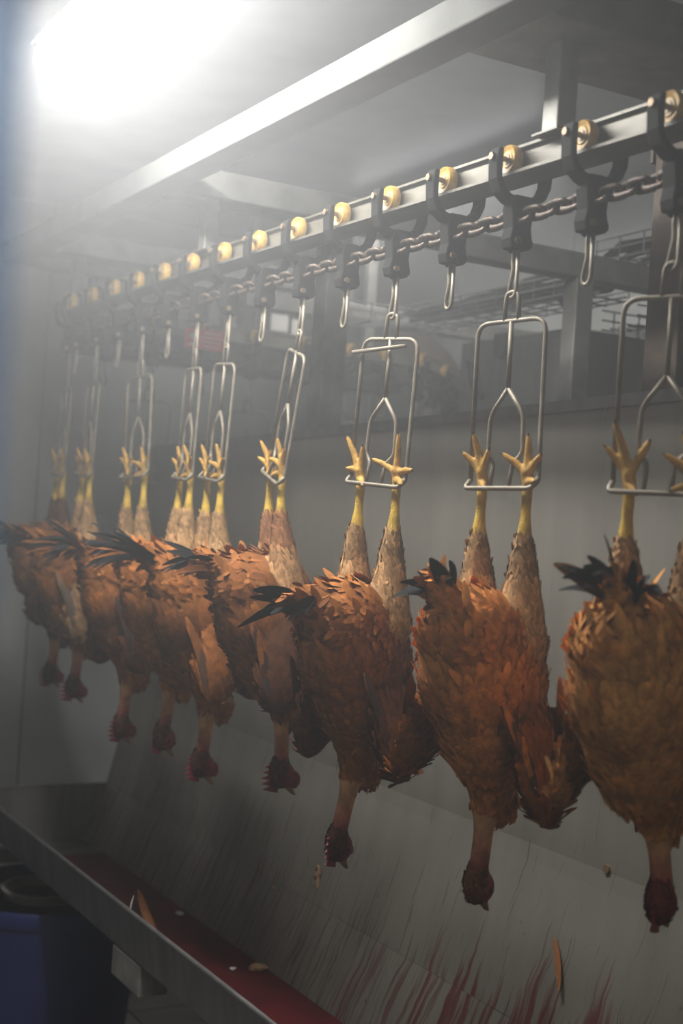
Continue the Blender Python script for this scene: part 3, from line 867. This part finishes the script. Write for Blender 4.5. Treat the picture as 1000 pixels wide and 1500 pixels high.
def feather_mesh(name, cards, soft=False):
    Vv = np.concatenate([c[0] for c in cards]); off = np.cumsum([0] + [len(c[0]) for c in cards[:-1]])
    F = np.concatenate([c[1] + o for c, o in zip(cards, off)]); CO = np.concatenate([c[2] for c in cards]); UV = np.concatenate([c[3] for c in cards])
    me = bpy.data.meshes.new(name)
    me.vertices.add(len(Vv)); me.vertices.foreach_set('co', Vv.astype(np.float32).ravel())
    me.loops.add(len(F) * 4); me.loops.foreach_set('vertex_index', F.astype(np.int32).ravel())
    me.polygons.add(len(F)); me.polygons.foreach_set('loop_start', np.arange(0, len(F) * 4, 4, dtype=np.int32))
    me.polygons.foreach_set('use_smooth', np.ones(len(F), dtype=bool))
    uv = me.uv_layers.new(name='UVMap'); uv.data.foreach_set('uv', UV[F.ravel()].astype(np.float32).ravel())
    ca = me.color_attributes.new('Col', 'FLOAT_COLOR', 'POINT'); ca.data.foreach_set('color', CO.astype(np.float32).ravel())
    me.update()
    if soft: me.normals_split_custom_set_from_vertices(np.concatenate([c[4] for c in cards]).tolist())
    me.materials.append(M['plume'])
    return me

RUST = V(0.46, 0.155, 0.032); GOLD = V(0.60, 0.27, 0.07); DARK = V(0.11, 0.038, 0.016); BLACK = V(0.010, 0.010, 0.011); TAN = V(0.50, 0.29, 0.13)
YEL = V(0.62, 0.40, 0.055); TOE = V(0.52, 0.29, 0.06); SKIN = V(0.56, 0.29, 0.13); RED = V(0.22, 0.026, 0.028); CAP = V(0.10, 0.04, 0.022); BEAK = V(0.25, 0.15, 0.06)

def chicken(n, label, mtx, sway=(0, 0), head=(0, 0), main=RUST, second=DARK, leg=TAN, wingc=DARK, tailc=BLACK, wing_out=(0.25, 0.25), tail_dir=(-0.8, 0, 0.6),
            tail_len=0.14, tail_w=0.010, ntail=14, size=1.0, comb=1.0, cards=5200, toes=None, wing_drop=(0, 0), capc=CAP, belly=1.0):
    rng = np.random.default_rng(100 + n)
    prims = []
    def S(p):
        p = np.array(p, float)
        k = np.clip(-p[2] - 0.05, 0, 1) / 0.65
        p[0] += sway[0] * k; p[1] += sway[1] * k
        p[2] = p[2] * size if p[2] < 0 else p[2]
        return p
    def cap(tg, a, b, ra, rb): prims.append(('c', tg, S(a), S(b), ra, rb))
    def ell(tg, c, r, R=None): prims.append(('e', tg, S(c), np.array(r, float), R))
    for si, s in enumerate((-1, 1)):
        fy = 0.052 * s
        A = (0.004, fy, 0.014); Hk = (0.002, fy * 1.02, -0.090)
        cap('shank', A, (0.003, fy, -0.045), 0.0100, 0.0092)
        cap('shank', (0.003, fy, -0.045), Hk, 0.0092, 0.0150)
        cap('tibia', (0.002, fy * 1.02, -0.100), (0.006, fy * 1.0, -0.175), 0.019, 0.033)
        cap('tibia', (0.006, fy * 1.0, -0.175), (0.006, fy * 0.9, -0.27), 0.033, 0.056)
        cap('toe', A, (-0.002, fy, 0.030), 0.0112, 0.0105)
        tt = (toes or {}).get(s) or [(-12 + rng.uniform(-8, 8), 0.066), (38 + rng.uniform(-10, 14), 0.050), (-52 + rng.uniform(-14, 10), 0.052), (95 * s, 0.026)]
        for ti, (ang, L) in enumerate(tt):
            a = math.radians(ang); z0 = 0.026 if ti < 3 else 0.012
            dy, dz = -math.sin(a), math.cos(a)
            bx = rng.uniform(-0.35, -0.05) if ti < 3 else -0.6
            p0 = V(0.0, fy, z0); p1 = p0 + V(bx * 0.4 * L, dy * L * 0.55, dz * L * 0.55)
            p2 = p1 + V(bx * 0.9 * L * 0.6, dy * L * 0.45, dz * L * 0.45 - 0.004)
            cap('toe', p0, p1, 0.0084, 0.0072); cap('toe', p1, p2, 0.0076, 0.0050)
            p3 = p2 + V(-0.006, dy * 0.009, dz * 0.009)
            cap('claw', p2, p3, 0.0040, 0.0016)
    ell('body', (0.0, 0, -0.365), (0.102 * belly, 0.098, 0.170))
    ell('body', (0.035, 0, -0.42), (0.078 * belly, 0.084, 0.118))
    ell('body', (-0.028, 0, -0.33), (0.114 * belly, 0.102, 0.130))
    ell('rump', (-0.046, 0, -0.275), (0.104 * belly, 0.096, 0.095))
    td = V(*tail_dir); td /= np.linalg.norm(td)
    tb = V(-0.085, 0, -0.245); te = tb + td * 0.085
    cap('rump', tb, te, 0.055, 0.022)
    hx, hy = head
    cap('body', (0.010, 0, -0.475), (0.012 + hx * .3, hy * .3, -0.545), 0.066, 0.034)
    cap('neck', (0.012 + hx * .3, hy * .3, -0.535), (0.006 + hx * .7, hy * .7, -0.61), 0.029, 0.0180)
    cap('neck', (0.006 + hx * .7, hy * .7, -0.61), (hx, hy, -0.668), 0.0180, 0.0180)
    ell('crop', (0.045 + hx * .3, hy * .3, -0.555), (0.032, 0.034, 0.045))
    hc = V(0.004 + hx, hy, -0.695)
    ell('cap', hc + V(-0.007, 0, -0.002), (0.0255, 0.0215, 0.0410))
    ell('face', hc + V(0.008, 0, -0.012), (0.0220, 0.0215, 0.0290))
    cap('beak', hc + V(0.009, 0, -0.034), hc + V(0.022, 0, -0.052), 0.0105, 0.0055)
    cap('beak', hc + V(0.022, 0, -0.052), hc + V(0.030, 0, -0.058), 0.0055, 0.0022)
    wR = {}
    for si, s in enumerate((-1, 1)):
        a = wing_out[si]
        ca_, sa_ = math.cos(s * a), math.sin(s * a)
        R = np.array(Matrix.Rotation(s * a, 3, 'X')) @ np.array(Matrix.Rotation(0.18, 3, 'Y'))
        c = V(-0.005, s * (0.088 + 0.10 * math.sin(a)), -0.435 - wing_drop[si])
        ell('wing', c, (0.062, 0.020, 0.115), R)
        wR[s] = (c, R)
    mb = MB()
    for p in prims:
        if p[0] == 'c': capsule_into(mb, p[2], p[3], p[4], p[5])
        else: sphere_into(mb, p[2], p[3], p[4], 24, 16)
    me = bpy.data.meshes.new('tmp'); me.from_pydata(mb.v, [], mb.f); me.update()
    ob = bpy.data.objects.new('tmp', me); C.objects.link(ob)
    rm = ob.modifiers.new('r', 'REMESH'); rm.mode = 'VOXEL'; rm.voxel_size = 0.0027; rm.use_smooth_shade = True
    dg = bpy.context.evaluated_depsgraph_get()
    me2 = bpy.data.meshes.new_from_object(ob.evaluated_get(dg))
    bpy.data.objects.remove(ob); bpy.data.meshes.remove(me)
    nv = len(me2.vertices); co = np.zeros(nv * 3, np.float32); me2.vertices.foreach_get('co', co); co = co.reshape(-1, 3).astype(float)
    ed = np.zeros(len(me2.edges) * 2, np.int32); me2.edges.foreach_get('vertices', ed); ed = ed.reshape(-1, 2)
    def tags():
        best = np.full(nv, 9.0); idx = np.zeros(nv, int)
        for i, p in enumerate(prims):
            d = caps_d(co, p[2], p[3], p[4], p[5]) if p[0] == 'c' else ellip_d(co, p[2], p[3], p[4])
            m = d < best; best[m] = d[m]; idx[m] = i
        return np.array([p[1] for p in prims])[idx]
    tg = tags()
    deg = np.bincount(ed.ravel(), minlength=nv)[:, None] + 1e-9
    wt = np.where(np.isin(tg, ['toe', 'claw', 'shank', 'beak', 'face', 'cap']), 0.12, 0.6)[:, None]
    for it in range(12):
        acc = np.zeros((nv, 3))
        for k in range(3):
            acc[:, k] = np.bincount(ed[:, 0], co[ed[:, 1], k], nv) + np.bincount(ed[:, 1], co[ed[:, 0], k], nv)
        co = co + wt * (acc / deg - co)
    me2.vertices.foreach_set('co', co.astype(np.float32).ravel()); me2.update()
    cols = {'shank': YEL, 'toe': TOE, 'claw': V(.05, .035, .02), 'tibia': leg * 0.8, 'body': main * .6, 'rump': main * .6, 'neck': SKIN, 'crop': (SKIN + main) / 2, 'cap': capc, 'face': RED, 'beak': BEAK, 'wing': wingc}
    CO = np.ones((nv, 4))
    for k, v in cols.items(): CO[tg == k, :3] = v
    zt = np.clip((co[:, 2] + 0.595 * size) / -(0.07 * size), 0, 1)       # neck reddens towards the head
    mk = tg == 'neck'
    CO[mk, :3] = SKIN * (1 - zt[mk])[:, None] + V(0.30, 0.07, 0.055) * zt[mk][:, None]
    ca = me2.color_attributes.new('Col', 'FLOAT_COLOR', 'POINT'); ca.data.foreach_set('color', CO.astype(np.float32).ravel())
    me2.polygons.foreach_set('use_smooth', np.ones(len(me2.polygons), bool))
    me2.materials.clear(); me2.materials.append(M['body'])
    me2.name = 'chicken'
    bird = mesh_obj('chicken', me2)
    bird.matrix_basis = mtx
    tag(bird, label, 'chicken', 'chickens hanging by their feet from the shackles')
    # ---- plumage
    me2.calc_loop_triangles()
    nt_ = len(me2.loop_triangles); tri = np.zeros(nt_ * 3, np.int32); me2.loop_triangles.foreach_get('vertices', tri); tri = tri.reshape(-1, 3)
    A, B, Cc = co[tri[:, 0]], co[tri[:, 1]], co[tri[:, 2]]
    nr = np.cross(B - A, Cc - A); ar = np.linalg.norm(nr, axis=1) / 2; nr /= (2 * ar[:, None] + 1e-12)
    ttag = tg[tri[:, 0]]
    wgt = ar * np.select([ttag == 'tibia', np.isin(ttag, ['body', 'rump']), ttag == 'wing', ttag == 'cap', ttag == 'crop'], [1.7, 1.0, 1.0, 3.0, 0.8], 0)
    pick = rng.choice(nt_, cards, p=wgt / wgt.sum())
    r1, r2 = rng.random(cards), rng.random(cards); sq = np.sqrt(r1)
    o = (1 - sq)[:, None] * A[pick] + (sq * (1 - r2))[:, None] * B[pick] + (sq * r2)[:, None] * Cc[pick]
    nn = nr[pick]; tk = ttag[pick]
    # body feathers lie towards the tail; those low on the neck side hang the other way as a skirt
    d = np.tile(V(-0.35, 0, 1.0), (cards, 1)) + rng.normal(0, 0.22, (cards, 3))
    skirt = (tk == 'crop') | ((tk == 'body') & (o[:, 2] < -0.50 * size))
    d[skirt] = V(0, 0, -1) + rng.normal(0, 0.25, (skirt.sum(), 3))
    rp = tk == 'rump'
    d[rp] = td + rng.normal(0, 0.30, (rp.sum(), 3))
    cp = tk == 'cap'
    d[cp] = V(-0.5, 0, 0.9)
    dn = np.linalg.norm(d, axis=1); steep = np.abs(np.sum(d * nn, axis=1)) / dn
    d -= nn * np.sum(d * nn, axis=1, keepdims=True); d /= np.linalg.norm(d, axis=1, keepdims=True) + 1e-9
    L = np.select([tk == 'tibia', tk == 'wing', tk == 'cap', tk == 'rump'], [0.020, 0.034, 0.014, 0.036], 0.030) * rng.uniform(0.7, 1.3, cards)
    W = np.select([tk == 'tibia', tk == 'wing', tk == 'cap', tk == 'rump'], [0.0032, 0.0065, 0.0026, 0.0062], 0.0060) * rng.uniform(0.7, 1.25, cards)
    lift = np.where(np.isin(tk, ['rump', 'tibia']), rng.uniform(0.0, 0.30, cards), rng.uniform(0.0, 0.14, cards))
    lift = np.where(tk == 'tibia', rng.uniform(0.0, 0.14, cards), lift)
    L *= np.where(steep > 0.75, 0.2, 1.0); L[skirt] *= 0.7
    droop = np.where(np.isin(tk, ['rump']), rng.uniform(0.0, 0.35, cards), rng.uniform(0, 0.12, cards))
    patch = np.sin(o[:, 2] * 23 + n) * np.sin(o[:, 1] * 29 + n * 2) + 0.4 * np.sin(o[:, 0] * 41 + n)
    f = np.clip(0.5 + 0.55 * patch + rng.normal(0, 0.22, cards), 0, 1)[:, None]
    col = main * (1 - f * 0.55) + second * (f * 0.55)
    light = (rng.random(cards) < 0.05)[:, None]
    col = np.where(light, GOLD * 0.45 + main * 0.5, col)
    tm = (tk == 'tibia')
    col[tm] = leg * rng.uniform(0.6, 1.3, tm.sum())[:, None]
    fl_ = tm & (o[:, 2] < -0.17)
    col[fl_] = (leg * 0.5 + TAN * 0.8) * rng.uniform(0.7, 1.2, fl_.sum())[:, None]
    wm = (tk == 'wing')
    g = rng.random(wm.sum())[:, None]
    col[wm] = wingc * (0.4 + g) + main * 0.25 * (1 - g)
    col[cp] = capc * rng.uniform(0.6, 1.4, cp.sum())[:, None]
    col *= rng.uniform(0.82, 1.18, cards)[:, None]
    # larger, raised feathers flaring around the rump
    rt = np.where((ttag == 'rump') | ((ttag == 'body') & (A[:, 2] > -0.36)))[0]
    nb = 170
    pk = rng.choice(rt, nb, p=ar[rt] / ar[rt].sum())
    ob_ = A[pk]; nb_ = nr[pk]
    db = td * 0.7 + V(0, 0, 0.5) + rng.normal(0, 0.2, (nb, 3)) + nb_ * 0.15
    db -= nb_ * np.sum(db * nb_, axis=1, keepdims=True) * 0.85; db /= np.linalg.norm(db, axis=1, keepdims=True) + 1e-9
    cb_ = (main * 0.85 + GOLD * 0.15) * rng.uniform(0.7, 1.25, nb)[:, None]
    sbn = np.cross(np.cross(db, nb_), db); sbn /= np.linalg.norm(sbn, axis=1, keepdims=True) + 1e-9
    big = feather_cards(ob_, db, sbn, rng.uniform(0.040, 0.062, nb), rng.uniform(0.0065, 0.0105, nb), cb_, rng.uniform(0.0, 0.2, nb), rng.uniform(0.02, 0.22, nb), 8)
    pl = mesh_obj('plumage', feather_mesh('plumage', [feather_cards(o + nn * 0.0005, d, nn, L, W, col, droop, lift), big], True), bird)
    pl['kind'] = 'stuff'
    # ---- tail feathers
    for k in range(ntail):
        u = (k / (ntail - 1) - 0.5) * 2
        dd = td + V(0, 1, 0) * u * 0.75 + V(0.3, 0, 0.9) * rng.uniform(-0.25, 0.35); dd /= np.linalg.norm(dd)
        rv = V(rng.normal(0, .3), 1.0, rng.normal(0, 0.7)); nn_ = rv - dd * (rv @ dd); nn_ /= np.linalg.norm(nn_)
        o_ = S(tb) + td * 0.075 + V(0, u * 0.020, rng.uniform(-.012, .012))
        cc = tailc * rng.uniform(0.6, 1.6) if rng.random() < 0.85 else main * 0.6
        m_ = feather_mesh('tail_feather', [feather_cards(o_[None], dd[None], nn_[None], np.array([tail_len * rng.uniform(0.6, 1.15)]), np.array([tail_w * rng.uniform(0.7, 1.2)]), cc[None], np.array([rng.uniform(0.1, 0.6)]), np.array([rng.uniform(-0.1, 0.25)]), 8)])
        mesh_obj('tail_feather', m_, bird)
    # ---- flight feathers along the back edge of each wing
    for si, s in enumerate((-1, 1)):
        c, R = wR[s]; c = S(c)
        for k in range(8):
            t = k / 7
            q = R @ V(-0.030 - 0.02 * t, s * 0.018, -0.075 + 0.075 * t)
            dd = R @ V(-0.30 - 0.25 * t, 0.0, 1.0 - 0.2 * t); dd /= np.linalg.norm(dd)
            nn_ = R @ V(0.0, s, 0.0)
            cc = (wingc * 0.8 if k % 2 else BLACK * 2 + wingc * .3) if rng.random() < 0.75 else main * 0.8
            m_ = feather_mesh('wing_feather', [feather_cards((c + q)[None], dd[None], nn_[None], np.array([rng.uniform(0.09, 0.125)]), np.array([0.011]), cc[None], np.array([0.02]), np.array([rng.uniform(0.0, 0.07)]), 8)])
            mesh_obj('wing_feather', m_, bird)
    # ---- comb, wattles, eyes
    hcS = S(hc)
    if comb > 0:
        pts = [(0.000, 0.016)]
        for k in range(5):
            z = 0.012 - k * 0.0105
            pts += [(-0.010 - 0.014 * comb * (1 - abs(k - 2.2) * 0.16), z - 0.006), (-0.009, z - 0.0095)]
        pts += [(0.006, -0.042), (0.006, 0.010)]
        pts = [(hcS[0] - 0.018 + x * 1.3, hcS[2] + z * 1.25) for x, z in pts]
        build('comb', MB().prism(pts, 'y', hcS[1] - 0.003, hcS[1] + 0.003), 'comb', bird, local=True, bevel=0.001)
    for s in (-1, 1):
        m_ = MB(); sphere_into(m_, hcS + V(0.026, s * 0.008, -0.020), (0.012 * max(comb, .4), 0.003, 0.016 * max(comb, .4)), None, 10, 8)
        build('wattle', m_, 'comb', bird, local=True, smooth=True)
        m_ = MB(); sphere_into(m_, hcS + V(0.008, s * 0.0205, -0.014), 0.0045, None, 8, 6)
        build('eye', m_, 'eye', bird, local=True, smooth=True)
    return bird

def bm(n): return Matrix.Translation(bars[n].translation) @ Matrix.Rotation(math.radians(yaws[n]), 4, 'Z')
T8 = {-1: [(3, 0.070), (42, 0.050), (-48, 0.056), (80, 0.03)], 1: [(-8, 0.072), (28, 0.050), (-40, 0.050), (120, 0.02)]}
T7 = {-1: [(8, 0.080), (80, 0.052), (-62, 0.062), (100, 0.034)], 1: [(-24, 0.080), (14, 0.056), (-70, 0.03), (110, 0.028)]}
T9 = {1: [(-12, 0.082), (32, 0.064), (-38, 0.056), (120, 0.02)]}
chicken(9, 'large golden-brown chicken at the right edge with black tail, partly out of frame', bm(9), (0.03, 0), (0.05, -0.01), main=GOLD * 1.05, second=RUST, leg=TAN * 0.9, wingc=GOLD * .7, tail_dir=(-0.55, 0, 0.8),
        tail_len=0.10, tail_w=0.013, toes=T9, comb=0.5, ntail=22, wing_out=(0.25, 0.2), size=0.90, cards=7280, capc=V(.16, .035, .02), belly=1.28)
chicken(8, 'orange-brown chicken second from the right, back towards the viewer', bm(8), (0, 0.0), (0, 0), main=RUST * 1.05 + GOLD * 0.30, second=RUST * 0.6, leg=TAN * 0.8, wingc=RUST * 0.6, tail_dir=(-0.6, 0.12, 0.8),
        tail_len=0.085, tail_w=0.013, ntail=9, toes=T8, comb=0.0, wing_out=(0.38, 0.48), wing_drop=(0.03, 0.01), size=1.0, cards=7800, capc=V(.20, .07, .035))
chicken(7, 'brown chicken in the middle hanging under the shackle with the loose bar', bm(7), (0, 0.02), (-0.015, 0.01), main=RUST * 0.85, second=DARK, leg=TAN * 0.75, wingc=DARK, tail_dir=(-0.95, 0.1, 0.15),
        tail_len=0.11, tail_w=0.012, toes=T7, comb=0.6, wing_out=(0.28, 0.15), wing_drop=(0.02, 0.01), size=1.06, cards=7280, belly=1.05)
chicken(6, 'dark brown chicken below the galvanised pillar with a spiky red comb', bm(6), (0.05, -0.01), (0.01, 0), main=RUST * 0.6 + DARK * 0.3, second=DARK * 0.8, leg=DARK * 1.6 + TAN * 0.25, wingc=DARK * 0.7, tail_dir=(-0.9, 0, 0.35),
        tail_len=0.12, tail_w=0.010, comb=1.3, wing_out=(0.12, 0.2), size=0.99, cards=6240)
chicken(5, 'brown chicken fifth from the left with a fan of long black tail feathers', bm(5), (0.02, 0), (0.0, 0), main=RUST * 0.8, second=DARK, leg=TAN * 0.85, wingc=RUST * 0.5, tail_dir=(-0.85, 0, 0.5), tail_len=0.19, tail_w=0.0065, ntail=34, comb=1.2, size=1.05, cards=5720)
chicken(4, 'rust-coloured chicken fourth from the left with a brown feathered head', bm(4), (-0.01, 0), (0, 0), main=RUST, second=RUST * 0.6, leg=TAN * 0.9, wingc=RUST * 0.5 + GOLD * .2, tail_dir=(-0.8, 0, 0.4), tail_len=0.10, tail_w=0.010, comb=0.3, size=1.0, cards=5720)
chicken(3, 'brown chicken third from the left with a black bristling tail', bm(3), (0.01, 0), (0.0, 0), main=RUST * 0.75, second=DARK, leg=TAN * 0.7, wingc=DARK, tail_dir=(-0.95, 0, 0.42), tail_len=0.17, tail_w=0.0065, ntail=34, comb=1.2, wing_out=(0.2, 0.2), size=1.05, cards=5200)
chicken(2, 'brown chicken second from the left with pale wing feathers showing', bm(2), (0.01, 0), (0, 0), main=RUST * 0.7, second=DARK, leg=TAN * 0.85, wingc=TAN * 0.45, tail_dir=(-0.9, 0, 0.3), tail_len=0.12, tail_w=0.010, comb=1.2, wing_out=(0.4, 0.2), size=0.98, cards=4680)
chicken(1, 'dark chicken at the far left end with black tail and dark red comb', bm(1), (0.02, 0), (0, 0), main=DARK * 1.8, second=BLACK * 2, leg=DARK * 0.9, wingc=DARK * 0.8, tail_dir=(-0.95, 0, 0.3), tail_len=0.13, tail_w=0.011, comb=1.2, size=0.98, cards=4680, capc=V(.03, .018, .015))

# ------------------------------------------------------------------ blue plastic curtain strip hanging in the doorway beside the viewer
cs = thing('curtain_strip', 0.09, 0.47, 0.0, 'out-of-focus blue plastic curtain strip hanging at the left edge', 'curtain')
cs.location.z = 0.1
ex, ey, lx, ly = 0.1200, 0.4485, -0.871, 0.487
mbs = MB()
def sp_(k, off): return (ex + lx * k + ly * off, ey + ly * k - lx * off)
poly = [sp_(0, 0), sp_(0.03, 0.003), sp_(0.06, 0.0045), sp_(0.09, 0.003), sp_(0.12, 0), sp_(0.12, -0.002), sp_(0.09, 0.001), sp_(0.06, 0.0025), sp_(0.03, 0.001), sp_(0, -0.002)]
mbs.prism(poly, 'z', 0.1 - H, ZC - 0.03)
build('strip', mbs, 'strip', cs)
build('clamp', MB().box(ex + lx * 0.06 - 0.05, ex + lx * 0.06 + 0.05, ey + ly * 0.06 - 0.03, ey + ly * 0.06 + 0.03, ZC - 0.05, ZC), 'steel', cs)

# ------------------------------------------------------------------ loose feathers and scraps
def loose_feather(name, p, d, nrm, L, W, label, material, droop=0.0, lift=0.15):
    d = V(*d); d /= np.linalg.norm(d); nrm = V(*nrm)
    c = feather_cards(V(*p)[None], d[None], nrm[None], np.array([L]), np.array([W]), V(0.5, 0.2, 0.06)[None], np.array([droop]), np.array([lift]), 8)
    mb = MB(); vs = c[0]; nv_ = len(vs)
    mb.v = [tuple(v) for v in vs] + [tuple(v - 0.0008 * nrm) for v in vs]
    mb.f = [tuple(f) for f in c[1]] + [tuple(f[::-1] + nv_) for f in c[1]]
    o = build(name, mb, material, smooth=True)
    return tag(o, label, 'feather')
loose_feather('loose_feather', (1.500, 3.60, -1.190), (0.06, 0.315, 0.02), (0, 0, 1), 0.31, 0.014, 'orange feather lying inside the trough behind its front rim', 'feather_orange', lift=0.1)
loose_feather('loose_feather', (1.800, 2.215, -0.815), (-0.22, -0.7, -0.9), (-1, 0, 0.25), 0.11, 0.009, 'curved brown feather stuck low on the splash panel at the right', 'feather_orange', lift=0.12)
loose_feather('loose_feather', (1.300, 3.30, -1.03), (0.1, 0.3, 1), (1, 0, 0), 0.05, 0.004, 'tiny white feather caught on the trough rim', 'white_paint')
def scrap(p, r, label, material='scrap', fl=(1, 1, 1)):
    mb = MB(); sphere_into(mb, V(*p), (r * fl[0], r * fl[1], r * fl[2]), None, 9, 6)
    rr = random.Random(int(p[1] * 1000))
    mb.v = [(x + rr.uniform(-.25, .25) * r, y + rr.uniform(-.25, .25) * r, z + rr.uniform(-.2, .2) * r * fl[2]) for x, y, z in mb.v]
    return tag(build('scrap', mb, material, smooth=True), label, 'scrap')

scrap((1.66, 3.27, -1.190), 0.020, 'orange clump of wet down on the blood near the back of the trough', fl=(1.4, 1, .5))
scrap((1.60, 3.295, -1.194), 0.009, 'tiny pale scrap floating in the middle of the trough', 'white_paint', fl=(1, 1, .4))
scrap((1.655, 3.80, -1.192), 0.011, 'small white fluff lying on the blood farther up the trough', 'white_paint', fl=(1, 1.6, .4))
scrap((1.775, 3.18, -0.934), 0.024, 'pale tan smear of down stuck on the sloping panel below the middle bird', 'scrap', fl=(.2, .6, 1.3))
scrap((1.757, 3.39, -1.012), 0.010, 'small tan scrap stuck at the foot of the sloping panel', 'scrap', fl=(.3, .7, 1.0))
